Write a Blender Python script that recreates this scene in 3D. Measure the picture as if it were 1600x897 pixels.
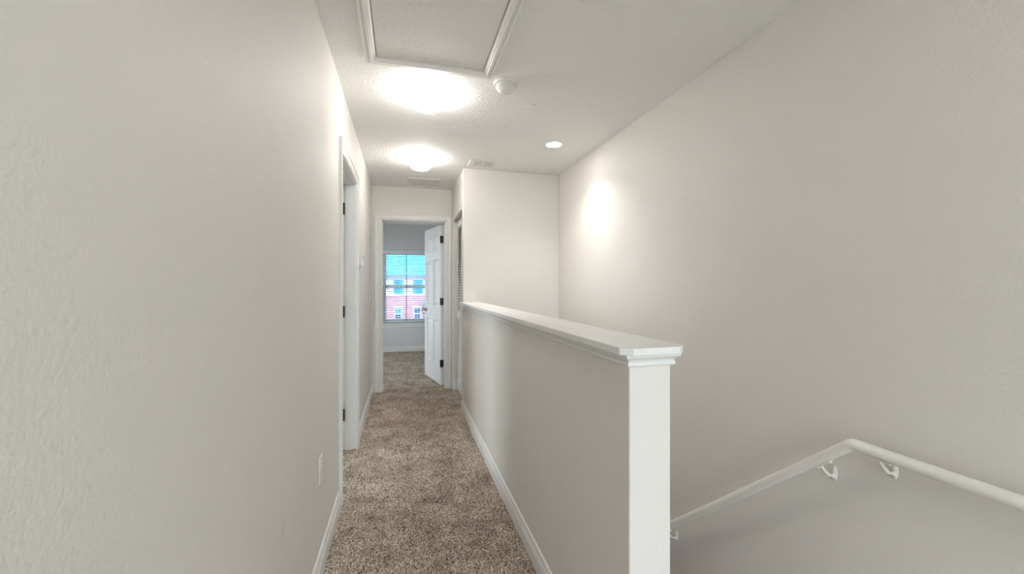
import bpy, bmesh, math, random
import numpy as np
from mathutils import Vector, Matrix

for o in list(bpy.data.objects):
    bpy.data.objects.remove(o, do_unlink=True)
scene = bpy.context.scene
COL = scene.collection
random.seed(7)

# ------------------------------------------------------------------ camera
F_PX, VPX, VPY, CAM_H = 640.0, 630.0, 447.0, 1.257      # focal length in px, hallway vanishing point
YAW = math.atan((800 - VPX) / F_PX)
cam_data = bpy.data.cameras.new('camera')
cam_data.sensor_width = 36.0
cam_data.lens = 36.0 * F_PX / 1600.0
cam_data.shift_y = -(448.5 - VPY) / 1600.0
cam_data.clip_start = 0.03
cam_data.clip_end = 500
cam = bpy.data.objects.new('camera', cam_data)
COL.objects.link(cam)
cam.location = (0, 0, CAM_H)
cam.rotation_euler = (math.pi / 2, 0, -YAW)
scene.camera = cam

# ------------------------------------------------------------------ light levels
EXPOSURE = 2.3
SKY_STRENGTH = 1.6
DOME_EMIT = 8.0
CAN_EMIT = 14.0
CAN_SPOT = 10.0
WHITE_LIGHT = (1.0, 0.975, 0.935)

scene.view_settings.view_transform = 'Standard'
scene.view_settings.look = 'None'
scene.view_settings.gamma = 1.0
scene.view_settings.use_curve_mapping = False
scene.view_settings.exposure = EXPOSURE

world = bpy.data.worlds.new('overcast_sky')
scene.world = world
world.use_nodes = True
bg = world.node_tree.nodes['Background']
bg.inputs['Color'].default_value = (0.90, 0.955, 1.0, 1)
bg.inputs['Strength'].default_value = SKY_STRENGTH


def portal(name, loc, rot, sx, sy):
    """guides sky sampling through a modelled window opening, gives off no light of its own"""
    d = bpy.data.lights.new(name, 'AREA')
    d.shape = 'RECTANGLE'
    d.size, d.size_y = sx, sy
    d.cycles.is_portal = True
    o = bpy.data.objects.new(name, d)
    COL.objects.link(o)
    o.location = loc
    o.rotation_euler = rot


portal('window_bedroom', (0.06, 8.34, 1.245), (-math.pi / 2, 0, 0), 0.92, 1.40)
portal('added_window_bedroom_left_offscreen', (-1.78, 6.7, 1.25), (0, -math.pi / 2, 0), 1.8, 2.0)  # sky through the unseen window added to light the bedroom
portal('window_side_room_offscreen', (-3.12, 3.0, 1.3), (0, -math.pi / 2, 0), 1.8, 2.0)
portal('window_rear_offscreen', (0.626, -2.18, 1.12), (math.pi / 2, 0, 0), 1.8, 2.2)


# ------------------------------------------------------------------ materials
def mat(name, col, rough=0.6, bump=None, var=None, spec=0.5, metal=0.0, emit=None):
    """bump = [(scale, strength, distance)], var = (scale, darker factor, lighter factor)"""
    m = bpy.data.materials.new(name)
    m.use_nodes = True
    nt = m.node_tree
    N, L = nt.nodes, nt.links
    b = N['Principled BSDF']
    b.inputs['Base Color'].default_value = (*col, 1)
    b.inputs['Roughness'].default_value = rough
    b.inputs['Metallic'].default_value = metal
    b.inputs['Specular IOR Level'].default_value = spec
    if emit:
        b.inputs['Emission Color'].default_value = (*emit[0], 1)
        b.inputs['Emission Strength'].default_value = emit[1]
    tc = N.new('ShaderNodeTexCoord')
    if var:
        n = N.new('ShaderNodeTexNoise')
        n.inputs['Scale'].default_value = var[0]
        n.inputs['Detail'].default_value = 4
        L.new(tc.outputs['Object'], n.inputs['Vector'])
        r = N.new('ShaderNodeValToRGB')
        r.color_ramp.elements[0].position = 0.3
        r.color_ramp.elements[1].position = 0.7
        r.color_ramp.elements[0].color = (*[c * var[1] for c in col], 1)
        r.color_ramp.elements[1].color = (*[min(1, c * var[2]) for c in col], 1)
        L.new(n.outputs['Fac'], r.inputs['Fac'])
        L.new(r.outputs['Color'], b.inputs['Base Color'])
    prev = None
    for (sc, st, di) in (bump or []):
        n = N.new('ShaderNodeTexNoise')
        n.inputs['Scale'].default_value = sc
        n.inputs['Detail'].default_value = 3
        n.inputs['Roughness'].default_value = 0.5
        L.new(tc.outputs['Object'], n.inputs['Vector'])
        bp = N.new('ShaderNodeBump')
        bp.inputs['Strength'].default_value = st
        bp.inputs['Distance'].default_value = di
        L.new(n.outputs['Fac'], bp.inputs['Height'])
        if prev:
            L.new(prev.outputs['Normal'], bp.inputs['Normal'])
        prev = bp
    if prev:
        L.new(prev.outputs['Normal'], b.inputs['Normal'])
    return m


WALLC = (0.755, 0.72, 0.675)
M = {}
M['wall'] = mat('orange_peel_wall_paint', WALLC, 0.58, [(110, 0.5, 0.003), (9, 0.05, 0.02)], (1.3, 0.985, 1.015), 0.4)
M['ceiling'] = mat('knockdown_ceiling_paint', (0.90, 0.885, 0.855), 0.7, [(60, 0.6, 0.006), (130, 0.3, 0.003)], (1.5, 0.985, 1.015), 0.3)
M['hatch'] = mat('textured_hatch_panel', (0.84, 0.82, 0.785), 0.7, [(38, 0.4, 0.008), (120, 0.2, 0.003)], None, 0.3)
M['hatch_trim'] = mat('cream_hatch_trim_paint', (0.89, 0.87, 0.83), 0.4, [(30, 0.03, 0.002)])
M['trim'] = mat('semi_gloss_white_trim', (0.80, 0.79, 0.765), 0.32, [(30, 0.03, 0.002)], (3, 0.985, 1.0))
M['door'] = mat('white_door_paint', (0.80, 0.79, 0.785), 0.38, [(160, 0.05, 0.001)], (3, 0.985, 1.0))
M['room_wall'] = mat('cool_white_bedroom_paint', (0.72, 0.705, 0.70), 0.55, [(95, 0.2, 0.003)], (1.3, 0.985, 1.01), 0.3)
M['louver'] = mat('white_louver_paint', (0.74, 0.725, 0.69), 0.45, [(60, 0.03, 0.001)])
M['rail'] = mat('glossy_white_rail_paint', (0.84, 0.81, 0.75), 0.22, [(25, 0.03, 0.002)])
M['plastic'] = mat('white_plastic', (0.82, 0.80, 0.76), 0.35, [(200, 0.02, 0.0005)])
M['slot_shade'] = mat('outlet_slot_shade_grey', (0.22, 0.21, 0.20), 0.5, [(200, 0.02, 0.0005)])  # dark tone painted for the shade inside the outlet slots
M['duct_shade'] = mat('duct_depth_shade_grey', (0.34, 0.34, 0.335), 0.8, [(60, 0.05, 0.001)])  # grey stands in for the shade inside the ducts
M['vent'] = mat('white_enamel_vent', (0.80, 0.785, 0.75), 0.4, [(100, 0.03, 0.0005)])
M['bronze'] = mat('dark_bronze_hardware', (0.045, 0.038, 0.032), 0.35, [(80, 0.05, 0.0005)], None, 0.5, 0.7)
M['nickel'] = mat('satin_nickel_hardware', (0.50, 0.47, 0.45), 0.25, [(80, 0.03, 0.0005)], None, 0.5, 0.9)
M['vinyl'] = mat('white_window_vinyl', (0.82, 0.84, 0.86), 0.35, [(40, 0.02, 0.0005)])
M['slat'] = mat('white_blind_slat', (0.80, 0.82, 0.84), 0.45, [(40, 0.03, 0.0005)])
M['cord'] = mat('dark_blind_ladder_tape', (0.03, 0.035, 0.06), 0.8, [(300, 0.1, 0.0005)])
M['dome'] = mat('lit_opal_glass', (0.9, 0.9, 0.88), 0.25, [(20, 0.01, 0.001)], None, 0.5, 0, (WHITE_LIGHT, DOME_EMIT))
M['can'] = mat('lit_downlight_lens', (0.9, 0.9, 0.88), 0.3, [(20, 0.01, 0.001)], None, 0.5, 0, (WHITE_LIGHT, CAN_EMIT))
M['siding_pink'] = mat('brick_rose_siding', (0.72, 0.34, 0.38), 0.8, [(3, 0.3, 0.02)], (0.8, 0.9, 1.1))
M['siding_light'] = mat('pale_lilac_siding', (0.70, 0.55, 0.62), 0.8, [(3, 0.3, 0.02)], (0.8, 0.9, 1.1))
M['ext_white'] = mat('exterior_white_trim', (0.85, 0.88, 0.9), 0.6, [(5, 0.1, 0.01)])
M['ext_glass'] = mat('teal_exterior_window_glass', (0.03, 0.32, 0.48), 0.1, [(2, 0.02, 0.01)], (0.9, 0.8, 1.3))
M['ext_glass_dark'] = mat('dark_exterior_window_glass', (0.015, 0.06, 0.16), 0.1, [(2, 0.02, 0.01)], (0.9, 0.8, 1.3))
M['gutter'] = mat('grey_gutter', (0.30, 0.27, 0.33), 0.6, [(5, 0.1, 0.01)])
M['paving'] = mat('pale_concrete_paving', (0.47, 0.455, 0.43), 0.9, [(6, 0.3, 0.02)], (2, 0.9, 1.1))
M['bark'] = mat('grey_bark', (0.16, 0.13, 0.11), 0.9, [(30, 0.5, 0.01)], (12, 0.7, 1.2))
M['leaf'] = mat('grey_green_leaves', (0.17, 0.25, 0.22), 0.7, [(60, 0.1, 0.002)], (3, 0.7, 1.3))


def roof_material():
    m = mat('blue_grey_shingles', (0.13, 0.45, 0.54), 0.8, None, (2.5, 0.75, 1.25))
    nt = m.node_tree
    tc = nt.nodes.new('ShaderNodeTexCoord')
    br = nt.nodes.new('ShaderNodeTexBrick')
    br.inputs['Scale'].default_value = 2.2
    nt.links.new(tc.outputs['Object'], br.inputs['Vector'])
    bp = nt.nodes.new('ShaderNodeBump')
    bp.inputs['Strength'].default_value = 0.6
    bp.inputs['Distance'].default_value = 0.02
    nt.links.new(br.outputs['Fac'], bp.inputs['Height'])
    nt.links.new(bp.outputs['Normal'], nt.nodes['Principled BSDF'].inputs['Normal'])
    return m


M['roof'] = roof_material()


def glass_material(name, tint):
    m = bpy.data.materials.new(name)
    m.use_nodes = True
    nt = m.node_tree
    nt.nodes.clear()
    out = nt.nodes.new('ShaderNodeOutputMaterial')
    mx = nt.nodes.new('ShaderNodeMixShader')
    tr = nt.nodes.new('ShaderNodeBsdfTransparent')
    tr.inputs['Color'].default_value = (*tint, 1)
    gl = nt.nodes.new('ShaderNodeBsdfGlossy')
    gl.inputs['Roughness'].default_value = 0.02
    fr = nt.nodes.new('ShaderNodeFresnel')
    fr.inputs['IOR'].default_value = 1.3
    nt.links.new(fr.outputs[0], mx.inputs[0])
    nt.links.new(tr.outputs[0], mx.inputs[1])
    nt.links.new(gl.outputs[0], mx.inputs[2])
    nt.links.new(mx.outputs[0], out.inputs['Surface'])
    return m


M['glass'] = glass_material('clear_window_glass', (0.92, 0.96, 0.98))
M['dimming_glass'] = glass_material('view_dimming_blue_glass', (0.56, 0.64, 0.70))  # tint added to dim the bright view outside; other panes stay clear


def carpet_material():
    m = bpy.data.materials.new('brown_frieze_carpet')
    m.use_nodes = True
    nt = m.node_tree
    N, L = nt.nodes, nt.links
    b = N['Principled BSDF']
    b.inputs['Roughness'].default_value = 0.95
    b.inputs['Specular IOR Level'].default_value = 0.1
    tc = N.new('ShaderNodeTexCoord')

    def noise(scale, detail, rough, dist=0.0):
        n = N.new('ShaderNodeTexNoise')
        n.inputs['Scale'].default_value = scale
        n.inputs['Detail'].default_value = detail
        n.inputs['Roughness'].default_value = rough
        n.inputs['Distortion'].default_value = dist
        L.new(tc.outputs['Object'], n.inputs['Vector'])
        return n
    fine = noise(150, 2.5, 0.6, 0.6)
    r1 = N.new('ShaderNodeValToRGB')
    e = r1.color_ramp.elements
    e[0].position, e[0].color = 0.37, (0.075, 0.052, 0.037, 1)
    e[1].position, e[1].color = 0.61, (0.88, 0.77, 0.66, 1)
    k = e.new(0.48)
    k.color = (0.46, 0.37, 0.29, 1)
    L.new(fine.outputs['Fac'], r1.inputs['Fac'])
    big = noise(5.0, 6, 0.68, 0.2)           # crushed and traffic-soiled pile
    r2 = N.new('ShaderNodeValToRGB')
    e = r2.color_ramp.elements
    e[0].position, e[0].color = 0.32, (0.58, 0.54, 0.51, 1)
    e[1].position, e[1].color = 0.58, (1, 1, 1, 1)
    L.new(big.outputs['Fac'], r2.inputs['Fac'])
    mx = N.new('ShaderNodeMix')
    mx.data_type = 'RGBA'
    mx.blend_type = 'MULTIPLY'
    mx.inputs[0].default_value = 1.0
    L.new(r1.outputs['Color'], mx.inputs[6])
    L.new(r2.outputs['Color'], mx.inputs[7])
    L.new(mx.outputs[2], b.inputs['Base Color'])
    bp = N.new('ShaderNodeBump')
    bp.inputs['Strength'].default_value = 0.6
    bp.inputs['Distance'].default_value = 0.006
    L.new(fine.outputs['Fac'], bp.inputs['Height'])
    L.new(bp.outputs['Normal'], b.inputs['Normal'])
    return m


M['carpet'] = carpet_material()


# ------------------------------------------------------------------ mesh helpers
class MB:
    def __init__(self):
        self.v, self.f = [], []

    def add(self, vs, fs):
        n = len(self.v)
        self.v += [tuple(p) for p in vs]
        self.f += [tuple(i + n for i in q) for q in fs]
        return self

    def box(self, x0, x1, y0, y1, z0, z1):
        return self.add([(x0, y0, z0), (x1, y0, z0), (x1, y1, z0), (x0, y1, z0),
                         (x0, y0, z1), (x1, y0, z1), (x1, y1, z1), (x0, y1, z1)],
                        [(0, 3, 2, 1), (4, 5, 6, 7), (0, 1, 5, 4), (1, 2, 6, 5), (2, 3, 7, 6), (3, 0, 4, 7)])

    def loft(self, rings, caps=True):
        """rings: closed loops of the same length"""
        n = len(rings[0])
        vs = [p for r in rings for p in r]
        fs = []
        for a in range(len(rings) - 1):
            for i in range(n):
                j = (i + 1) % n
                fs.append((a * n + i, a * n + j, (a + 1) * n + j, (a + 1) * n + i))
        if caps:
            fs.append(tuple(range(n - 1, -1, -1)))
            fs.append(tuple((len(rings) - 1) * n + i for i in range(n)))
        return self.add(vs, fs)

    def lathe(self, prof, c, seg=48, axis='z'):
        """prof: (radius, height) pairs from one pole to the other"""
        def pt(r, h, a):
            u, w = r * math.cos(a), r * math.sin(a)
            if axis == 'z':
                return (c[0] + u, c[1] + w, c[2] + h)
            if axis == 'x':
                return (c[0] + h, c[1] + u, c[2] + w)
            return (c[0] + u, c[1] + h, c[2] + w)
        rings = [[pt(max(r, 1e-5), h, 2 * math.pi * k / seg) for k in range(seg)] for r, h in prof]
        return self.loft(rings)

    def tube(self, pts, radii, seg=12):
        pts = [Vector(p) for p in pts]
        if not hasattr(radii, '__len__'):
            radii = [radii] * len(pts)
        rings = []
        for i, p in enumerate(pts):
            d = (pts[min(i + 1, len(pts) - 1)] - pts[max(i - 1, 0)]).normalized()
            up = Vector((1, 0, 0)) if abs(d.x) < 0.9 else Vector((0, 1, 0))
            a = d.cross(up).normalized()
            b = d.cross(a).normalized()
            rings.append([p + (a * math.cos(2 * math.pi * k / seg) + b * math.sin(2 * math.pi * k / seg)) * radii[i]
                          for k in range(seg)])
        return self.loft(rings)

    def build(self, name, material, parent=None, bevel=0.0, smooth=False, seg=2):
        me = bpy.data.meshes.new(name)
        bm = bmesh.new()
        vs = [bm.verts.new(p) for p in self.v]
        for q in self.f:
            try:
                bm.faces.new([vs[i] for i in q])
            except ValueError:
                pass
        bmesh.ops.recalc_face_normals(bm, faces=bm.faces)
        if bevel:
            bmesh.ops.bevel(bm, geom=[e for e in bm.edges if len(e.link_faces) == 2 and e.calc_face_angle(0) > 0.5],
                            offset=bevel, segments=seg, affect='EDGES', profile=0.5, clamp_overlap=True)
        bm.to_mesh(me)
        bm.free()
        if smooth:
            me.shade_smooth()
            me.set_sharp_from_angle(angle=math.radians(40))
        me.materials.append(M[material] if isinstance(material, str) else material)
        o = bpy.data.objects.new(name, me)
        COL.objects.link(o)
        if parent:
            o.parent = parent
        return o


def tag(o, label, cat, group=None, kind=None):
    o['label'] = label
    o['category'] = cat
    if group:
        o['group'] = group
    if kind:
        o['kind'] = kind
    return o


def struct(o, label, cat):
    return tag(o, label, cat, kind='structure')


def empty(name, loc, rz=0.0):
    o = bpy.data.objects.new(name, None)
    COL.objects.link(o)
    o.location = loc
    o.rotation_euler = (0, 0, rz)
    o.empty_display_size = 0.05
    return o


def copy_tree(o, parent=None):
    c = o.copy()
    COL.objects.link(c)
    c.parent = parent
    for ch in list(o.children):
        copy_tree(ch, c)
    return c


def link_copy(o, loc):
    c = o.copy()
    COL.objects.link(c)
    c.location = loc
    return c


def sweep(profile, p0, p1, out, up=(0, 0, 1)):
    """extrude a closed profile of (out, up) pairs from p0 to p1"""
    p0, p1, out, up = Vector(p0), Vector(p1), Vector(out), Vector(up)
    return MB().loft([[p + out * a + up * b for a, b in profile] for p in (p0, p1)])


def frame_sides(u0, u1, v0, v1, profile, fn, sides='lrbt', foot=False):
    """mitred frame: profile of (inset, height) around a rectangle; fn(u, v, h) gives the point"""
    res = {}
    for s in sides:
        a, b = [], []
        for ins, h in profile:
            vb = v0 if foot else v0 + ins
            if s == 'l':
                a.append(fn(u0 + ins, vb, h)); b.append(fn(u0 + ins, v1 - ins, h))
            elif s == 'r':
                a.append(fn(u1 - ins, vb, h)); b.append(fn(u1 - ins, v1 - ins, h))
            elif s == 'b':
                a.append(fn(u0 + ins, v0 + ins, h)); b.append(fn(u1 - ins, v0 + ins, h))
            else:
                a.append(fn(u0 + ins, v1 - ins, h)); b.append(fn(u1 - ins, v1 - ins, h))
        res[s] = MB().loft([a, b])
    return res


def pix(px, py, Y):
    """the point of the plane at distance Y down the hall that a photo pixel looks at"""
    x, z = (px - 800) / F_PX, -(py - VPY) / F_PX
    c, s = math.cos(YAW), math.sin(YAW)
    d = Vector((x * c + s, -x * s + c, z))
    return Vector((0, 0, CAM_H)) + d * (Y / d.y)


# ------------------------------------------------------------------ plan of the place (metres)
XL, XR = -0.354, 1.606            # hall left wall, stair wall
HX0, HX1, HY0 = 0.58, 0.706, 0.97  # half wall
YC = 4.09                         # closet front wall
YE = 5.08                         # hall end wall
YB0, YB = 5.20, 8.16              # bedroom
CE = 2.44
YR = -2.0                         # wall behind the camera
D_Y0, D_Y1 = 2.585, 3.36          # side room door opening (jamb faces)
E_X0, E_X1 = -0.244, 0.501        # bedroom door opening (jamb faces)
D_H = 2.04

# ------------------------------------------------------------------ structure
fl = MB()
fl.box(-0.47, 0.58, YR, YB0, -0.14, -0.014)
fl.box(0.58, XR, YR, -0.4, -0.14, -0.014)
fl.box(-3.0, -0.47, 1.2, YB0, -0.14, -0.014)
fl.box(-1.7, 2.3, YB0, YB, -0.14, -0.014)
fl.box(0.58, XR, YC + 0.08, YB0, -0.14, -0.014)
struct(fl.build('floor', 'carpet'), 'floor of the upstairs hall and rooms under the brown carpet', 'floor')

c = MB()
h0, h1, k0, k1 = -0.142, 0.433, 1.45, 2.215
c.box(-3.2, h0, -2.12, 8.4, CE, CE + 0.1)
c.box(h1, 2.5, -2.12, 8.4, CE, CE + 0.1)
c.box(h0, h1, -2.12, k0, CE, CE + 0.1)
c.box(h0, h1, k1, 8.4, CE, CE + 0.1)
struct(c.build('ceiling', 'ceiling'), 'off-white textured ceiling over the hall and the stairs', 'ceiling')

J = 0.018
w = MB()
w.box(XL - 0.114, XL, YR, D_Y0 - J, -0.1, CE)
w.box(XL - 0.114, XL, D_Y1 + J, YE, -0.1, CE)
w.box(XL - 0.114, XL, D_Y0 - J, D_Y1 + J, D_H + J, CE)


def wall_mat_left():
    """the wall paint with one faint round scuff below the outlet height"""
    m = M['wall'].copy()
    m.name = 'orange_peel_wall_paint_with_scuff'
    nt = m.node_tree
    b = nt.nodes['Principled BSDF']
    src = b.inputs['Base Color'].links[0].from_socket
    tc = nt.nodes.new('ShaderNodeTexCoord')
    vd = nt.nodes.new('ShaderNodeVectorMath')
    vd.operation = 'DISTANCE'
    vd.inputs[1].default_value = (XL, 1.385, 0.515)
    nt.links.new(tc.outputs['Object'], vd.inputs[0])
    mr = nt.nodes.new('ShaderNodeMapRange')
    mr.interpolation_type = 'SMOOTHSTEP'
    mr.inputs['From Min'].default_value = 0.0
    mr.inputs['From Max'].default_value = 0.035
    mr.inputs['To Min'].default_value = 0.2
    mr.inputs['To Max'].default_value = 0.0
    nt.links.new(vd.outputs['Value'], mr.inputs['Value'])
    mx = nt.nodes.new('ShaderNodeMix')
    mx.data_type = 'RGBA'
    nt.links.new(mr.outputs[0], mx.inputs[0])
    nt.links.new(src, mx.inputs[6])
    mx.inputs[7].default_value = (0.36, 0.33, 0.30, 1)
    nt.links.new(mx.outputs[2], b.inputs['Base Color'])
    return m


struct(w.build('wall_left', wall_mat_left()), 'long greige textured wall with an open doorway and a low outlet', 'wall')

w = MB()
w.box(XR, XR + 0.114, YR, YE, -3.0, CE)
struct(w.build('wall_right', 'wall'), 'tall greige textured wall behind the stair handrail', 'wall')

w = MB()
w.box(-1.7, E_X0 - J, YE, YB0, -0.1, CE)
w.box(E_X1 + J, 2.3, YE, YB0, -0.1, CE)
w.box(E_X0 - J, E_X1 + J, YE, YB0, D_H + J, CE)
struct(w.build('wall_end', 'wall'), 'narrow greige wall around the bedroom doorway at the hall end', 'wall')

w = MB()
w.box(HX0, XR, YC, YC + 0.08, -2.8, CE)
w.box(HX0, HX0 + 0.114, YC + 0.08, 4.975, 2.05, CE)
w.box(HX0, HX0 + 0.114, 4.975, YE, -0.1, CE)
struct(w.build('wall_closet', 'wall', bevel=0.006), 'greige wall of the closet box beyond the low wall', 'wall')

half = MB().box(HX0, HX1, HY0, YC, -2.8, 1.045).build('wall_half', 'wall', bevel=0.004)
struct(half, 'low greige wall beside the stairs with a white chamfered cap', 'wall')
# the cap: a board with cut corners on a stepped moulding
ov, ch = 0.034, 0.027
x0, x1, y0, y1 = HX0 - ov, HX1 + ov, HY0 - ov, YC
ring = [(x0 + ch, y0), (x1 - ch, y0), (x1, y0 + ch), (x1, y1), (x0, y1), (x0, y0 + ch)]
MB().loft([[(x, y, 1.076) for x, y in ring], [(x, y, 1.096) for x, y in ring]]).build('cap_board', 'trim', half, 0.002)
prof = [(0.0, 1.043), (-0.006, 1.043), (-0.009, 1.046), (-0.009, 1.053), (-0.006, 1.056), (-0.008, 1.060), (-0.014, 1.065),
        (-0.018, 1.068), (-0.019, 1.070), (-0.019, 1.076), (0.0, 1.076)]
rings = []
for (cx, cy, sx, sy) in ((HX0, YC, -1, 0), (HX0, HY0, -1, -1), (HX1, HY0, 1, -1), (HX1, YC, 1, 0)):
    rings.append([(cx - sx * a, cy - sy * a, z) for a, z in prof])
MB().loft(rings).build('cap_moulding', 'trim', half)

w = MB()
WX0, WX1, WZ0, WZ1 = -0.40, 0.52, 0.545, 1.945
w.box(-1.7, WX0, YB, YB + 0.16, -0.1, CE)
w.box(WX1, 2.3, YB, YB + 0.16, -0.1, CE)
w.box(WX0, WX1, YB, YB + 0.16, -0.1, WZ0)
w.box(WX0, WX1, YB, YB + 0.16, WZ1, CE)
struct(w.build('wall_window', 'room_wall'), 'pale grey bedroom wall with the bright blinded window', 'wall')
w = MB()
w.box(-1.76, -1.6, YB0, 5.7, -0.1, CE)
w.box(-1.76, -1.6, 7.7, YB, -0.1, CE)
w.box(-1.76, -1.6, 5.7, 7.7, -0.1, 0.35)
w.box(-1.76, -1.6, 5.7, 7.7, 2.15, CE)
struct(w.build('wall_bedroom_left', 'room_wall'), 'pale grey bedroom side wall with the added wide window', 'wall')
w = MB().box(2.2, 2.3, YB0, YB, -0.1, CE)
struct(w.build('wall_bedroom_right', 'room_wall'), 'plain pale grey bedroom side wall behind the open door', 'wall')
w = MB()
RX0, RX1, RZ0, RZ1 = -0.274, 1.526, 0.02, 2.22
w.box(XL - 0.114, RX0, YR - 0.12, YR, -0.1, CE)
w.box(RX1, XR + 0.114, YR - 0.12, YR, -0.1, CE)
w.box(RX0, RX1, YR - 0.12, YR, -0.1, RZ0)
w.box(RX0, RX1, YR - 0.12, YR, RZ1, CE)
struct(w.build('wall_rear', 'wall'), 'greige wall with a tall glazed opening at the near end of the hall', 'wall')
w = MB()
w.box(-3.1, -3.0, 1.1, 2.0, -0.1, CE)
w.box(-3.1, -3.0, 4.0, YE, -0.1, CE)
w.box(-3.1, -3.0, 2.0, 4.0, -0.1, 0.4)
w.box(-3.1, -3.0, 2.0, 4.0, 2.2, CE)
w.box(-3.1, XL - 0.114, 1.1, 1.2, -0.1, CE)
w.box(-3.1, XL - 0.114, YE, YE + 0.1, -0.1, CE)
struct(w.build('wall_side_room', 'wall'), 'greige walls of the dim room through the side doorway', 'wall')

# stairs going down away from the camera, one riser below the hall
struct(MB().box(0.581, XR - 0.001, -0.4, 1.1, -0.45, -0.19).build('floor_landing', 'carpet'),
       'carpeted landing at the top of the stairs one step down', 'floor')
st = struct(empty('staircase', (1.15, 1.1, -0.39)), 'carpeted straight stairs going down behind the low wall', 'stairs')
step = MB()
step.box(-0.443, 0.443, -0.025, 0.24, -0.03, 0.0).box(-0.443, 0.443, 0.0, 0.02, 0.0, 0.17)
s0 = step.build('tread', 'carpet', st, 0.008)
for i in range(1, 12):
    cpy = link_copy(s0, (0, 0.24 * i, -0.2 * i))
    cpy.parent = st
struct(MB().box(HX0, XR, 0.97, YE, -2.95, -2.8).build('floor_lower', 'carpet'), 'carpeted floor at the bottom of the stairs', 'floor')


# ------------------------------------------------------------------ carpet pile (real relief)
def pile(x0, x1, y0, y1, s, rng, amp):
    nx, ny = max(2, int((x1 - x0) / s)), max(2, int((y1 - y0) / s))
    X, Y = np.meshgrid(np.linspace(x0, x1, nx + 1), np.linspace(y0, y1, ny + 1))
    h = rng.random(X.shape)
    # lean the tufts: correlate along one diagonal
    h = 0.42 * h + 0.36 * np.roll(np.roll(h, 1, 0), 1, 1) + 0.22 * np.roll(h, 1, 1)
    h = (h - h.mean()) / h.std()
    soft = 0.0018 * (np.sin(X * 9.1 + 2.3 * np.sin(Y * 4.7)) + np.sin(Y * 7.3 + 1.9 * np.sin(X * 6.1)))
    Z = -0.002 + amp * np.clip(h, -2.2, 2.2) + soft
    X = X + (rng.random(X.shape) - 0.5) * s * 0.7 * ((X > x0 + s) & (X < x1 - s))
    Y = Y + (rng.random(Y.shape) - 0.5) * s * 0.7 * ((Y > y0 + s) & (Y < y1 - s))
    i = np.arange(nx * ny)
    a = (i // nx) * (nx + 1) + i % nx
    return np.stack([X, Y, Z], -1).reshape(-1, 3), np.stack([a, a + 1, a + nx + 2, a + nx + 1], -1)


def carpet(patches):
    rng = np.random.default_rng(3)
    V, Q, n = [], [], 0
    for p in patches:
        v, q = pile(*p[:5], rng, p[5])
        V.append(v)
        Q.append(q + n)
        n += len(v)
    V, Q = np.concatenate(V), np.concatenate(Q)
    me = bpy.data.meshes.new('carpet_pile')
    me.vertices.add(len(V))
    me.vertices.foreach_set('co', V.ravel())
    me.loops.add(Q.size)
    me.loops.foreach_set('vertex_index', Q.ravel().astype(np.int32))
    me.polygons.add(len(Q))
    me.polygons.foreach_set('loop_start', np.arange(0, Q.size, 4, dtype=np.int32))
    me.polygons.foreach_set('loop_total', np.full(len(Q), 4, dtype=np.int32))
    me.update(calc_edges=True)
    me.validate()
    me.materials.append(M['carpet'])
    o = bpy.data.objects.new('carpet_pile', me)
    COL.objects.link(o)
    return o


e_ = 0.001
cp = carpet([(XL + e_, HX0 - e_, 1.0, 3.0, 0.0045, 0.0036), (XL + e_, HX0 - e_, 3.0, YE - e_, 0.007, 0.0036), (XL + e_, HX0 - e_, -1.0, 1.0, 0.012, 0.0036)])
tag(cp, 'mottled brown frieze carpet pile along the hall floor', 'carpet', kind='stuff')
cp = carpet([(-1.5, 2.1, YB0 + e_, YB - e_, 0.012, 0.003)])
tag(cp, 'mottled brown frieze carpet pile on the bedroom floor', 'carpet', kind='stuff')
for run, label in (((E_X0, E_X1, YE, YB0, 0.007, 0.0036), 'strip of brown carpet pile under the bedroom doorway'),
                   ((-1.4, XL, D_Y0, D_Y1, 0.009, 0.0036), 'brown carpet pile running into the dim side room'),
                   ((HX0, 0.66, 4.17, 4.975, 0.009, 0.0036), 'strip of brown carpet pile under the louvered closet door')):
    tag(carpet([run]), label, 'carpet', kind='stuff')

# ------------------------------------------------------------------ baseboards
BP = [(0, 0), (0.015, 0), (0.015, 0.062), (0.0125, 0.068), (0.0135, 0.076), (0.0095, 0.084), (0.0095, 0.094), (0.006, 0.104), (0, 0.106)]
BL = 'white moulded baseboard '


def baseboard(name, runs, label):
    m = MB()
    for p0, p1, out in runs:
        q = sweep(BP, (*p0, -0.006), (*p1, -0.006), (*out, 0))
        m.add(q.v, q.f)
    return struct(m.build(name, 'trim'), label, 'baseboard')


baseboard('baseboard_left_near', [((XL, YR), (XL, 2.512), (1, 0))], BL + 'under the low outlet before the side doorway')
baseboard('baseboard_left_far', [((XL, 3.432), (XL, YE), (1, 0))], BL + 'between the side doorway and the bedroom door')
baseboard('baseboard_right', [((HX0, HY0), (HX0, 4.155), (-1, 0))], BL + 'along the foot of the low wall')
baseboard('baseboard_closet', [((HX0, 4.975), (HX0 + 0.05, 4.975), (0, -1))], 'short white baseboard return beside the louvered closet door')
baseboard('baseboard_window', [((-1.6, YB), (2.2, YB), (0, -1))], BL + 'on the bedroom wall below the window')

# ------------------------------------------------------------------ door casings and jambs
CW = 0.068
CP = [(0, 0), (0, 0.017), (0.006, 0.019), (0.014, 0.018), (0.020, 0.0135), (0.040, 0.0125), (0.050, 0.0145), (0.058, 0.011), (0.066, 0.009), (CW, 0.007), (CW, 0)]


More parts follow.
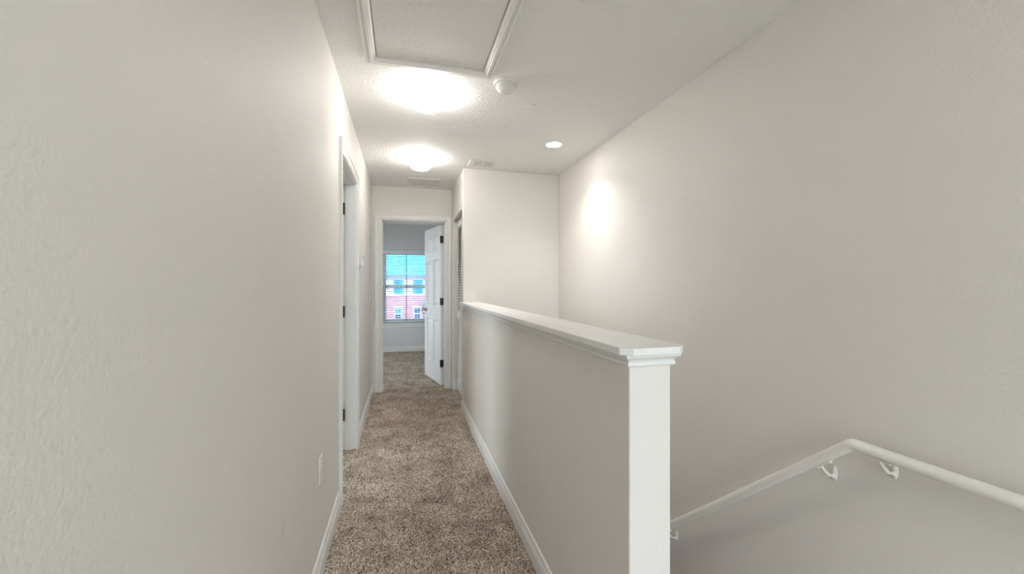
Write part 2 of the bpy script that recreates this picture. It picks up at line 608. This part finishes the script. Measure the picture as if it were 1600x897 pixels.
def casing(name, label, u0, u1, fn, jambs, stops, rot=None):
    t = struct(empty(name, fn((u0 + u1) / 2, 0, 0)), label, 'door frame')
    org = Vector(t.location)
    g = lambda u, v, h: tuple(Vector(fn(u, v, h)) - org)
    fs = frame_sides(u0, u1, -0.006, D_H + 0.006 + CW, CP, g, 'lrt', foot=True)
    fs['l'].build('casing_leg', 'trim', t)
    fs['r'].build('casing_leg', 'trim', t)
    fs['t'].build('casing_head', 'trim', t)
    for nm, group in (('jamb', jambs), ('door_stop', stops)):
        for bx in group:
            MB().box(bx[0] - org.x, bx[1] - org.x, bx[2] - org.y, bx[3] - org.y, bx[4], bx[5]).build(nm, 'trim', t, 0.0015)
    return t


WT = 0.114
casing('trim_1', 'white moulded casing around the side doorway in the long wall', D_Y0 - 0.006 - CW, D_Y1 + 0.006 + CW,
       lambda u, v, h: (XL + h, u, v),
       [(XL - WT, XL, D_Y0 - J, D_Y0, -0.006, D_H), (XL - WT, XL, D_Y1, D_Y1 + J, -0.006, D_H), (XL - WT, XL, D_Y0 - J, D_Y1 + J, D_H, D_H + J)],
       [(XL - 0.074, XL - 0.040, D_Y0, D_Y0 + 0.011, -0.006, D_H), (XL - 0.074, XL - 0.040, D_Y1 - 0.011, D_Y1, -0.006, D_H),
        (XL - 0.074, XL - 0.040, D_Y0, D_Y1, D_H - 0.011, D_H)])
casing('trim_2', 'white moulded casing around the bedroom doorway at the hall end', E_X0 - 0.006 - CW - 0.006, E_X1 + 0.006 + CW,
       lambda u, v, h: (u, YE - h, v),
       [(E_X0 - J, E_X0, YE, YB0, -0.006, D_H), (E_X1, E_X1 + J, YE, YB0, -0.006, D_H), (E_X0 - J, E_X1 + J, YE, YB0, D_H, D_H + J)],
       [(E_X0, E_X0 + 0.011, YE + 0.045, YE + 0.079, -0.006, D_H), (E_X1 - 0.011, E_X1, YE + 0.045, YE + 0.079, -0.006, D_H),
        (E_X0, E_X1, YE + 0.045, YE + 0.079, D_H - 0.011, D_H)])


# ------------------------------------------------------------------ six-panel doors
def six_panel_door(name, label, loc, rz, wd, handle):
    """leaf runs along local +x from the hinge, local -y is the face with the handle, base at z 0"""
    t = struct(empty(name, loc, rz), label, 'door')
    H, T = 2.018, 0.035
    st_, mu = 0.108, 0.095
    pw = (wd - 2 * st_ - mu) / 2
    rails = [(0, 0.245), (0.805, 0.985), (1.585, 1.700), (1.905, H)]
    holes = [(0.245, 0.805), (0.985, 1.585), (1.700, 1.905)]
    f = MB()
    f.box(0, st_, 0, T, 0, H)
    f.box(wd - st_, wd, 0, T, 0, H)
    for a, b in holes:
        f.box(st_ + pw, st_ + pw + mu, 0, T, a, b)
    for a, b in rails:
        f.box(st_, wd - st_, 0, T, a, b)
    f.build('leaf_frame', 'door', t)
    for a, b in holes:
        for x0 in (st_, st_ + pw + mu):
            p = MB()
            x1 = x0 + pw
            rings = []
            for ins, y in ((0, 0.0), (0.009, 0.011), (0.020, 0.012), (0.046, 0.003), (0.046, 0.003)):
                rings.append([(x0 + ins, y, a + ins), (x1 - ins, y, a + ins), (x1 - ins, y, b - ins), (x0 + ins, y, b - ins)])
            for ins, y in ((0.046, 0.032), (0.020, 0.023), (0.009, 0.024), (0, T)):
                rings.append([(x0 + ins, y, a + ins), (x1 - ins, y, a + ins), (x1 - ins, y, b - ins), (x0 + ins, y, b - ins)])
            p.loft(rings[:4], caps=False)
            p.add(rings[3], [(0, 1, 2, 3)])
            p.loft(rings[5:], caps=False)
            p.add(rings[5], [(0, 1, 2, 3)])
            p.build('panel', 'door', t)
    for z in (0.27, 1.05, 1.83):
        h = MB().box(-0.003, 0.0, 0.003, 0.034, z - 0.044, z + 0.044)
        h.tube([(-0.006, T + 0.006, z - 0.046), (-0.006, T + 0.006, z + 0.046)], 0.0075, 10)
        h.box(-0.040, -0.0055, T + 0.000, T + 0.003, z - 0.044, z + 0.044)
        h.build('hinge', 'bronze', t)['label'] = 'dark bronze hinge'
    if handle:
        hx, hz = wd - 0.062, 0.925
        MB().box(wd, wd + 0.0015, 0.006, T - 0.006, hz - 0.028, hz + 0.028).build('latch_plate', 'bronze', t)
        for sgn, y in ((-1, 0.0), (1, T)):
            k = MB().lathe([(0, 0), (0.031, 0), (0.032, 0.004), (0.027, 0.009), (0.012, 0.011), (0.0105, 0.03), (0.015, 0.036), (0.024, 0.041),
                            (0.0275, 0.05), (0.0265, 0.059), (0.018, 0.067), (0, 0.069)], (0, 0, 0), 28, 'y')
            k.v = [(hx + p[0], y + sgn * p[1], hz + p[2]) for p in k.v]
            k.build('door_knob', 'nickel', t, 0, True)['label'] = 'satin metal door knob'
    return t


# bedroom door: hinged on the right jamb, standing open about 77 degrees into the room
a = math.atan2(5.925 - 5.237, 0.318 - 0.478)
d1 = six_panel_door('door_1', 'open white six-panel door with dark hinges leading into the bedroom', (0.492, 5.215, 0.012), a, 0.722, True)
d2 = six_panel_door('door_2', 'white six-panel door opened into the dim side room', (XL - WT + 0.001, D_Y1 - 0.005, 0.012), math.pi, 0.76, True)

# ------------------------------------------------------------------ louvered closet door
lv = struct(empty('door_3', (0.632, 4.17, 0.012)), 'white louvered bifold closet door in a recessed opening', 'door')
LW, LH, LT = 0.398, 2.02, 0.028
slat_proto = None
for leaf in range(2):
    y0 = 0.004 + leaf * (LW + 0.004)
    for yy in (y0, y0 + LW - 0.042):
        MB().box(0, LT, yy, yy + 0.042, 0, LH).build('stile', 'louver', lv, 0.002)
    for (z0, z1) in ((0, 0.13), (0.865, 0.945), (LH - 0.075, LH)):
        MB().box(0.002, LT - 0.002, y0 + 0.042, y0 + LW - 0.042, z0, z1).build('rail', 'louver', lv, 0.0015)
    for (z0, z1) in ((0.13, 0.865), (0.945, LH - 0.075)):
        n = int((z1 - z0) / 0.0305)
        for i in range(n):
            z = z0 + (i + 0.5) * (z1 - z0) / n
            if slat_proto is None:
                wv = LW - 0.084
                ring = [(0.001, -0.0095), (0.003, -0.012), (0.028, 0.007), (0.026, 0.0095)]
                slat_proto = MB().loft([[(x, 0, zz) for x, zz in ring], [(x, wv, zz) for x, zz in ring]]).build('slat', 'louver', lv)
                slat_proto.location = (0, y0 + 0.042, z)
            else:
                o = link_copy(slat_proto, (0, y0 + 0.042, z))
                o.parent = lv
MB().lathe([(0, 0), (0.010, 0), (0.007, -0.012), (0.015, -0.02), (0.014, -0.028), (0, -0.031)], (0.0, 0.004 + LW - 0.021, 0.905), 20, 'x').build('knob', 'louver', lv, 0, True)

# ------------------------------------------------------------------ bedroom window, blind
def sash_window(name, label, u0, u1, z0, z1, fn, sill, glass='glass'):
    """fn(u, d, z): d grows towards the outside, 0 at the inner wall face"""
    t = struct(empty(name, fn((u0 + u1) / 2, 0.1, z0)), label, 'window')
    org = Vector(t.location)

    def bx(m, a, b, d0, d1, za, zb):
        p, q = Vector(fn(a, d0, za)) - org, Vector(fn(b, d1, zb)) - org
        m.box(min(p.x, q.x), max(p.x, q.x), min(p.y, q.y), max(p.y, q.y), min(p.z, q.z), max(p.z, q.z))
        return m
    zm = (z0 + z1) / 2
    f = MB()
    e = 0.03
    bx(f, u0, u0 + e, 0.085, 0.155, z0, z1)
    bx(f, u1 - e, u1, 0.085, 0.155, z0, z1)
    bx(f, u0 + e, u1 - e, 0.085, 0.155, z0, z0 + e)
    bx(f, u0 + e, u1 - e, 0.085, 0.155, z1 - e, z1)
    f.build('window_frame', 'vinyl', t, 0.002)
    for (za, zb, da) in ((z0 + e, zm + 0.02, 0.09), (zm - 0.02, z1 - e, 0.122)):
        s = MB()
        g = 0.05
        bx(s, u0 + e, u0 + e + g, da, da + 0.028, za, zb)
        bx(s, u1 - e - g, u1 - e, da, da + 0.028, za, zb)
        bx(s, u0 + e + g, u1 - e - g, da, da + 0.028, za, za + g)
        bx(s, u0 + e + g, u1 - e - g, da, da + 0.028, zb - g, zb)
        so = s.build('sash', 'vinyl', t, 0.002)
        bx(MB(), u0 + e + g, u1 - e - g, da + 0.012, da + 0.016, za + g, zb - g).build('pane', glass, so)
    if sill:
        s = MB()
        bx(s, u0 - 0.03, u1 + 0.03, -0.03, 0.0, z0 - 0.022, z0)
        bx(s, u0, u1, 0.0, 0.085, z0 - 0.001, z0 + 0.001)
        s.build('window_sill', 'trim', t, 0.004)
        prof = [(0, 0), (0.016, 0), (0.016, 0.05), (0.012, 0.06), (0, 0.06)]
        q = sweep(prof, Vector(fn(u0 - 0.01, 0, z0 - 0.082)) - org, Vector(fn(u1 + 0.01, 0, z0 - 0.082)) - org, Vector(fn(0, -1, 0)) - Vector(fn(0, 0, 0)))
        q.build('apron', 'trim', t)
    return t


sash_window('window_1', 'white sash window in the bedroom looking onto a rose-coloured house', WX0, WX1, WZ0, WZ1, lambda u, d, z: (u, YB + d, z), True, 'dimming_glass')
sash_window('added_window_2_offscreen', 'wide white window added in the bedroom side wall to light the room', 5.7, 7.7, 0.35, 2.15, lambda u, d, z: (-1.6 - d, u, z), True)  # unseen window added to brighten the bedroom
sash_window('window_3_offscreen', 'tall white glazed door unit at the near end of the hall', RX0, RX1, RZ0, RZ1, lambda u, d, z: (u, YR - d * 0.75, z), False)

sash_window('window_4_offscreen', 'white window in the side room off the hall', 2.0, 4.0, 0.4, 2.2, lambda u, d, z: (-3.0 - d * 0.6, u, z), True)

bl = tag(empty('window_blind', (0.06, YB + 0.045, WZ0)), 'white slatted blind lowered with open slats in the bedroom window', 'blind')
HB = WZ1 - WZ0
BWD = 0.453
MB().box(-BWD, BWD, -0.025, 0.025, HB - 0.05, HB - 0.004).build('headrail', 'slat', bl, 0.003)
MB().box(-BWD - 0.004, BWD + 0.004, -0.043, -0.034, HB - 0.075, HB - 0.002).build('valance', 'slat', bl, 0.003)
ring = [(-0.025, -0.003), (-0.012, 0.0005), (0.0, 0.0015), (0.012, 0.0005), (0.025, -0.003), (0.025, -0.0002), (0.012, 0.0033), (0.0, 0.0043), (-0.012, 0.0033), (-0.025, -0.0002)]
tilt = math.radians(8)
ring = [(y * math.cos(tilt) - z * math.sin(tilt), y * math.sin(tilt) + z * math.cos(tilt)) for y, z in ring]
z = 0.075
sp = None
while z < HB - 0.07:
    if sp is None:
        sp = MB().loft([[(-BWD, y, zz) for y, zz in ring], [(BWD, y, zz) for y, zz in ring]]).build('slat', 'slat', bl)
        sp.location = (0, 0, z)
    else:
        o = link_copy(sp, (0, 0, z))
        o.parent = bl
    z += 0.0445
MB().box(-BWD, BWD, -0.026, 0.026, 0.022, 0.042).build('bottom_rail', 'slat', bl, 0.003)
for x in (-0.36, 0.0, 0.36):
    wdt = 0.006 if x == 0 else 0.0012
    m = MB()
    for y in (-0.029, 0.029):
        m.box(x - wdt, x + wdt, y - 0.0008, y + 0.0008, 0.035, HB - 0.05)
    m.build('ladder_tape', 'cord', bl)
MB().tube([(-0.40, -0.036, HB - 0.06), (-0.40, -0.036, 0.64)], 0.004, 8).build('tilt_wand', 'slat', bl)

# ------------------------------------------------------------------ attic hatch
at = tag(empty('attic_hatch', (0.1455, 1.83, CE)), 'attic access hatch with textured panel and stepped white trim in the ceiling', 'hatch')
TP = [(0, 0), (0, -0.012), (0.006, -0.0175), (0.016, -0.018), (0.018, -0.0145), (0.024, -0.0145), (0.026, -0.0195), (0.038, -0.0205), (0.041, -0.016),
      (0.047, -0.016), (0.050, -0.0125), (0.056, -0.010), (0.056, 0)]
fs = frame_sides(-0.3365, 0.3365, -0.434, 0.434, TP, lambda u, v, h: (u, v, h * 1.3))
for s in 'lrbt':
    fs[s].build('trim_strip', 'hatch_trim', at)
MB().box(-0.276, 0.276, -0.374, 0.374, -0.005, 0.003).build('hatch_panel', 'hatch', at, 0.0015)
MB().box(-0.2873, 0.2873, -0.3823, 0.3823, 0.003, 0.016).build('panel_light_seal', 'hatch', at)  # hidden flange added to keep sky light out of the panel gap


# ------------------------------------------------------------------ ceiling fittings
def dome_light(loc, label, group=None, name='ceiling_light'):
    t = tag(empty(name, loc), label, 'ceiling light', group)
    MB().lathe([(0, 0), (0.084, 0), (0.086, -0.003), (0.086, -0.022), (0.084, -0.026), (0.078, -0.028), (0, -0.028)], (0, 0, 0), 56).build('base', 'plastic', t, 0, True)
    pr = [(0.076, -0.026), (0.088, -0.030), (0.097, -0.040), (0.1015, -0.052), (0.102, -0.060), (0.099, -0.074), (0.090, -0.089), (0.074, -0.102), (0.052, -0.111),
          (0.026, -0.116), (0, -0.1175)]
    MB().lathe(pr, (0, 0, 0), 56).build('glass_shade', 'dome', t, 0, True)['label'] = 'glowing white opal glass shade'
    return t


dome_light((0.145, 2.545, CE), 'lit mushroom dome ceiling light between the attic hatch and the farther dome light')
dome_light((0.155, 3.86, CE), 'lit mushroom dome ceiling light next to the square return grille')
# over the landing behind the camera: the low wall's end face, its cap shadow and the handrail shadow come from it
dome_light((0.70, -0.75, CE), 'lit mushroom dome ceiling light over the top stair landing', name='ceiling_light_offscreen')

t = tag(empty('smoke_detector', (0.578, 2.318, CE)), 'round white smoke detector on the ceiling beside the attic hatch corner', 'smoke detector')
MB().lathe([(0, 0), (0.071, 0), (0.072, -0.006), (0.069, -0.014), (0.056, -0.0165), (0, -0.0165)], (0, 0, 0), 48).build('base_plate', 'plastic', t, 0, True)
MB().lathe([(0, -0.0165), (0.0535, -0.0165), (0.0535, -0.025), (0, -0.025)], (0, 0, 0), 48).build('vent_gap', 'plastic', t, 0, True)
MB().lathe([(0, -0.0235), (0.056, -0.0235), (0.0575, -0.029), (0.053, -0.036), (0.044, -0.042), (0.039, -0.050), (0.030, -0.055), (0, -0.056)], (0, 0, 0), 48).build('cover', 'plastic', t, 0, True)
MB().lathe([(0, -0.050), (0.009, -0.050), (0.009, -0.058), (0, -0.059)], (0.022, -0.024, 0.002), 20).build('test_button', 'plastic', t, 0, True)

t = tag(empty('sprinkler_cover', (0.815, 2.575, CE)), 'small flat round concealed sprinkler cover on the ceiling', 'sprinkler')
MB().lathe([(0, 0), (0.034, 0), (0.034, -0.006), (0, -0.006)], (0, 0, 0), 36).build('collar', 'plastic', t, 0, True)
MB().lathe([(0, -0.006), (0.041, -0.006), (0.042, -0.008), (0.040, -0.010), (0, -0.0105)], (0, 0, 0), 36).build('cover_plate', 'ceiling', t, 0, True)

t = tag(empty('smoke_detector', (0.30, 7.55, CE)), 'small round white detector on the bedroom ceiling before the window', 'smoke detector')
MB().lathe([(0, 0), (0.068, 0), (0.069, -0.012), (0.060, -0.016), (0, -0.016)], (0, 0, 0), 36).build('base_plate', 'plastic', t, 0, True)
MB().lathe([(0, -0.016), (0.058, -0.016), (0.056, -0.032), (0.040, -0.042), (0, -0.044)], (0, 0, 0), 36).build('cover', 'plastic', t, 0, True)

t = tag(empty('recessed_downlight', (1.215, 3.21, CE)), 'lit round recessed downlight in the ceiling near the stair wall', 'downlight')
MB().lathe([(0.060, 0), (0.088, 0), (0.088, -0.003), (0.080, -0.007), (0.066, -0.008), (0.060, -0.004)], (0, 0, 0), 48).build('trim_ring', 'plastic', t, 0, True)
MB().lathe([(0, 0), (0.062, 0), (0.062, -0.006), (0.04, -0.012), (0, -0.014)], (0, 0, 0), 48).build('lens', 'can', t, 0, True)
sd = bpy.data.lights.new('downlight_beam', 'SPOT')
sd.energy = CAN_SPOT
sd.color = WHITE_LIGHT
sd.spot_size = math.radians(125)
sd.spot_blend = 0.9
sd.shadow_soft_size = 0.05
so = bpy.data.objects.new('downlight_beam', sd)
COL.objects.link(so)
so.parent = t
so.location = (0, 0, -0.02)

# return air grille
t = tag(empty('return_air_grille', (0.225, 4.77, CE)), 'square white return air grille in the ceiling before the end wall', 'vent')
g = 0.175
GP = [(0, 0), (0, -0.004), (0.003, -0.007), (0.024, -0.008), (0.028, -0.005), (0.028, 0)]
fs = frame_sides(-g, g, -g, g, GP, lambda u, v, h: (u, v, h))
for s in 'lrbt':
    fs[s].build('frame_side', 'vent', t)
MB().box(-0.148, 0.148, -0.148, 0.148, -0.0015, 0.0).build('duct_shade_sheet', 'duct_shade', t)  # flat sheet coloured for the shaded depth behind the blades
bp0 = None
for i in range(15):
    y = -0.137 + i * 0.274 / 14
    if bp0 is None:
        ring = [(-0.003, -0.0042), (-0.002, -0.0037), (0.003, -0.0066), (0.002, -0.0071)]
        bp0 = MB().loft([[(-0.147, a, b) for a, b in ring], [(0.147, a, b) for a, b in ring]]).build('blade', 'vent', t)
        bp0.location = (0, y, 0)
    else:
        o = link_copy(bp0, (0, y, 0))
        o.parent = t
for i in range(4):
    x = -0.09 + i * 0.06
    MB().box(x - 0.0015, x + 0.0015, -0.147, 0.147, -0.0075, -0.0065).build('cross_bar', 'vent', t)

# supply register with two slatted halves
t = tag(empty('supply_register', (0.735, 3.885, CE)), 'white supply register with two slatted halves in the ceiling by the closet wall', 'vent')
fs = frame_sides(-0.128, 0.128, -0.108, 0.108, GP, lambda u, v, h: (u, v, h))
for s in 'lrbt':
    fs[s].build('frame_side', 'vent', t)
MB().box(-0.101, 0.101, -0.081, 0.081, -0.0015, 0.0).build('duct_shade_sheet', 'duct_shade', t)  # shaded duct depth as a flat grey sheet
MB().box(-0.0035, 0.0205, -0.08, 0.08, -0.0085, -0.0015).build('centre_bar', 'vent', t, 0.001)
MB().box(-0.1, -0.080, -0.08, 0.08, -0.0075, -0.0015).build('lever_plate', 'vent', t, 0.001)
b0 = None
for x0 in (-0.079, 0.0205):
    for i in range(7):
        y = -0.068 + i * 0.136 / 6
        if b0 is None:
            ring = [(-0.003, -0.0042), (-0.002, -0.0037), (0.003, -0.0071), (0.002, -0.0076)]
            b0 = MB().loft([[(0, a, b) for a, b in ring], [(0.0755, a, b) for a, b in ring]]).build('blade', 'vent', t)
            b0.location = (x0, y, 0)
        else:
            o = link_copy(b0, (x0, y, 0))
            o.parent = t

# ------------------------------------------------------------------ stair handrail
RXC = XR - 0.072
P1 = Vector((RXC, 1.090, 0.699))
hr = tag(empty('handrail', (RXC, 1.09, 0.699)), 'round white stair handrail bending down along the tall stair wall', 'handrail')
sl = Vector((0, 1.018, -0.863)).normalized()
near_dir = Vector((0, -1, 0.002)).normalized()
R = 0.0205
pts = [near_dir * 1.6]
B = 0.013
for k in range(7):
    u = k / 6
    pts.append(near_dir * B * (1 - u) ** 2 + sl * B * u ** 2)
pts.append(sl * 3.6)
MB().tube(pts, R, 28).build('rail', 'rail', hr, 0, True)


def bracket(y, up_z, along):
    """wall plate, curved arm and saddle; y and up_z are rail-axis coordinates relative to the bend"""
    b = MB()
    wx = XR - RXC
    # wall plate
    pl = MB().lathe([(0, 0), (0.010, 0), (0.010, -0.003), (0.007, -0.006), (0, -0.007)], (wx, 0, 0), 20, 'x')
    b.add([(p[0], y + p[1], up_z - 0.066 + p[2] * 2.9) for p in pl.v], pl.f)
    b.tube([(wx - 0.004, y, up_z - 0.075), (wx - 0.018, y, up_z - 0.074), (wx - 0.034, y, up_z - 0.066), (wx - 0.050, y, up_z - 0.052),
            (wx - 0.062, y, up_z - 0.038), (wx - 0.068, y, up_z - 0.028), (wx - 0.071, y, up_z - 0.018)],
           [0.0075, 0.0075, 0.007, 0.0065, 0.006, 0.006, 0.0065], 14)
    o = b.build('bracket', 'rail', hr, 0, True)
    s = MB()
    n = Vector((0, -along.z, along.y))
    c0 = Vector((0, y, up_z)) - n * (R + 0.0015)
    for q in (-1, 1):
        s.tube([c0 + along * 0.030 * q - n * 0.006, c0 + along * 0.030 * q + n * 0.0], [0.004, 0.005], 10)
    A, Bv = c0 - along * 0.036, c0 + along * 0.036
    ring = lambda p: [p + Vector((-0.009, 0, 0)) - n * 0.0015, p + Vector((0.009, 0, 0)) - n * 0.0015, p + Vector((0.009, 0, 0)) + n * 0.0025, p + Vector((-0.009, 0, 0)) + n * 0.0025]
    s.loft([ring(A), ring(Bv)])
    s.build('saddle', 'rail', o, 0, True)


bracket(0.115, 0.115 * sl.z / sl.y, sl)
bracket(-0.085, 0.0, Vector((0, 1, 0)))
bracket(1.055, 1.055 * sl.z / sl.y, sl)
bracket(-1.25, 0.0, Vector((0, 1, 0)))

# ------------------------------------------------------------------ wall devices on the left wall
t = tag(empty('wall_outlet', (XL, 1.962, 0.45)), 'white duplex wall outlet low on the long wall', 'outlet')
MB().box(0, 0.0055, -0.036, 0.036, -0.058, 0.058).build('cover_plate', 'plastic', t, 0.003)
for z in (-0.0195, 0.0195):
    r = MB().lathe([(0, 0.005), (0.0165, 0.005), (0.0165, 0.0075), (0, 0.0075)], (0, 0, z), 24, 'x').build('receptacle', 'plastic', t, 0, True)
    for y in (-0.006, 0.006):
        MB().box(0.0072, 0.0079, y - 0.001, y + 0.001, z - 0.001, z + 0.008).build('slot', 'slot_shade', r)  # dark bars stand in for shade in the slot openings
MB().lathe([(0, 0.005), (0.003, 0.005), (0.003, 0.0068), (0, 0.0068)], (0, 0, 0), 12, 'x').build('screw', 'plastic', t)

t = tag(empty('light_switch', (XL, 4.72, 1.13)), 'white toggle light switch plate by the bedroom door casing', 'light switch')
MB().box(0, 0.006, -0.036, 0.036, -0.058, 0.058).build('cover_plate', 'plastic', t, 0.003)
MB().box(0.005, 0.018, -0.005, 0.005, -0.004, 0.012).build('toggle', 'plastic', t, 0.002)
for z in (-0.03, 0.03):
    MB().lathe([(0, 0.005), (0.003, 0.005), (0.003, 0.0068), (0, 0.0068)], (0, 0, z), 12, 'x').build('screw', 'plastic', t)

t = tag(empty('thermostat', (XL, 3.66, 1.478)), 'white box thermostat on the wall past the side doorway', 'thermostat')
MB().box(0, 0.008, -0.06, 0.06, -0.052, 0.052).build('back_plate', 'plastic', t, 0.003)
MB().box(0.008, 0.030, -0.056, 0.056, -0.048, 0.048).build('housing', 'plastic', t, 0.005)
MB().box(0.0298, 0.0308, -0.035, 0.02, 0.0, 0.032).build('display', 'gutter', t)
MB().box(0.010, 0.027, -0.05, 0.05, -0.0545, -0.048).build('bottom_vent', 'plastic', t)

# ------------------------------------------------------------------ outside
GZ = -3.0
struct(MB().box(-90, 90, -90, 110, GZ - 0.3, GZ).build('ground', 'paving'), 'pale concrete paving around the house below the bedroom window', 'ground')
YH = 45.0
hs = tag(empty('town_house', (0, YH, GZ)), 'rose-sided two-storey house with blue-grey roof seen through the blind', 'house')


def hz(py):
    return pix(640, py, YH).z - GZ


def hx(px):
    return pix(px, 447, YH).x


belt, eave = hz(462), hz(434)
MB().box(-9, 9, 0, 7, 0, belt).build('lower_wall', 'siding_pink', hs)
MB().box(-9, 9, 0.05, 7, belt, eave).build('upper_wall', 'siding_light', hs)
MB().box(-9.1, 9.1, -0.12, 0.05, belt - 0.05, belt + 0.16).build('belt_course', 'ext_white', hs, 0.02)
MB().box(-9.3, 9.3, -0.35, 0.05, eave - 0.02, eave + 0.14).build('soffit_fascia', 'ext_white', hs)
MB().box(-9.3, 9.3, -0.48, -0.35, eave + 0.10, eave + 0.26).build('gutter', 'gutter', hs, 0.02)
ro = MB()
ro.loft([[(x, -0.45, eave + 0.16), (x, 3.8, eave + 3.35), (x, 8.0, eave + 0.16), (x, 8.0, eave + 0.05), (x, 3.8, eave + 3.2), (x, -0.45, eave + 0.05)] for x in (-9.5, 9.5)])
ro.build('roof', 'roof', hs)
course = None
for i in range(1, 17):                              # shingle courses as thin butt edges up the slope
    u = i / 17
    yy, zz = -0.45 + 4.25 * u, eave + 0.16 + 3.19 * u
    if course is None:
        course = MB().loft([[(x, -0.02, -0.012), (x, 0.03, 0.075), (x, 0.23, 0.18), (x, 0.23, 0.165)] for x in (-9.45, 9.45)]).build('shingle_course', 'roof', hs)
        course.location = (0, yy, zz)
    else:
        o = link_copy(course, (0, yy, zz))
        o.parent = hs
board = None
for i in range(1, 22):                              # lap siding boards on the lower storey
    zz = i * 0.19
    if zz > belt - 0.2:
        break
    if board is None:
        board = MB().loft([[(x, 0.0, 0.185), (x, -0.028, 0.0), (x, 0.0, 0.0)] for x in (-8.98, 8.98)]).build('siding_board', 'siding_pink', hs)
        board.location = (0, 0, zz)
    else:
        o = link_copy(board, (0, 0, zz))
        o.parent = hs
for k in range(-3, 5):
    xc = hx(622) + k * (hx(652) - hx(622))
    # ground floor window
    wl = (hx(628) - hx(616)) / 2
    z0, z1 = hz(499), hz(481)
    f = MB()
    f.box(xc - wl, xc + wl, -0.06, 0, z0, z1)
    wn = f.build('window', 'ext_white', hs)
    MB().box(xc - wl - 0.08, xc + wl + 0.08, -0.14, 0, z1, z1 + 0.16).build('window_head', 'ext_white', wn)
    MB().box(xc - wl - 0.06, xc + wl + 0.06, -0.14, 0, z0 - 0.1, z0).build('window_sill', 'ext_white', wn)
    zm = (z0 + z1) / 2
    for sx in (-1, 1):
        for (za, zb, mt) in ((z0 + 0.06, zm - 0.04, 'ext_glass_dark'), (zm + 0.04, z1 - 0.06, 'ext_glass' if k % 2 == 0 else 'ext_glass_dark')):
            xa, xb = sorted((xc + sx * 0.025, xc + sx * (wl - 0.11)))
            MB().box(xa, xb, -0.075, -0.06, za, zb).build('pane', mt, wn)
    # upper window with white shutters
    ul = (hx(629.5) - hx(614.5)) / 2
    xu = xc + 0.05
    z0, z1 = hz(458.5), hz(437)
    wn = MB().box(xu - ul - 0.06, xu + ul + 0.06, -0.01, 0.05, z0 - 0.06, z1 + 0.05).build('window', 'ext_white', hs)
    zm = (z0 + z1) / 2
    MB().box(xu - ul, xu + ul, -0.03, -0.01, z0, zm - 0.03).build('pane', 'ext_glass', wn)
    MB().box(xu - ul, xu + ul, -0.03, -0.01, zm + 0.03, z1).build('pane', 'ext_glass', wn)
    for sx in (-1, 1):
        xa = xu + sx * (ul + 0.2)
        MB().box(xa - 0.13, xa + 0.13, -0.03, 0.05, z0 - 0.02, z1 + 0.02).build('shutter', 'ext_white', hs)

# small ornamental tree in front of the house
tp = pix(662, 478, 40.0)
tr = tag(empty('ornamental_tree', (tp.x, 40.0, GZ)), 'small grey-green ornamental tree in front of the rose house', 'tree')
hgt = tp.z - GZ
MB().tube([(0, 0, 0), (0.03, 0.02, hgt * 0.4), (-0.03, 0, hgt * 0.75), (0, 0, hgt)], [0.06, 0.05, 0.035, 0.015], 10).build('trunk', 'bark', tr, 0, True)
for i in range(5):
    an = i * 1.26
    MB().tube([(0, 0, hgt * 0.62), (0.25 * math.cos(an), 0.25 * math.sin(an), hgt * 0.82), (0.45 * math.cos(an), 0.4 * math.sin(an), hgt * (0.98 + 0.05 * (i % 2)))], [0.025, 0.015, 0.006], 7).build('branch', 'bark', tr, 0, True)
lf = MB()
for i in range(420):
    an, ph, rr = random.uniform(0, 6.283), random.uniform(-1, 1), random.random() ** 0.5
    q = math.sqrt(1 - ph * ph)
    p = Vector((0.62 * rr * q * math.cos(an), 0.6 * rr * q * math.sin(an), hgt + 0.12 + 0.5 * rr * ph))
    u = Vector((random.uniform(-1, 1), random.uniform(-1, 1), random.uniform(-1, 1))).normalized() * 0.05
    v = u.orthogonal().normalized() * 0.022
    lf.add([p - u, p + v, p + u, p - v], [(0, 1, 2, 3)])
lf.build('foliage', 'leaf', tr)
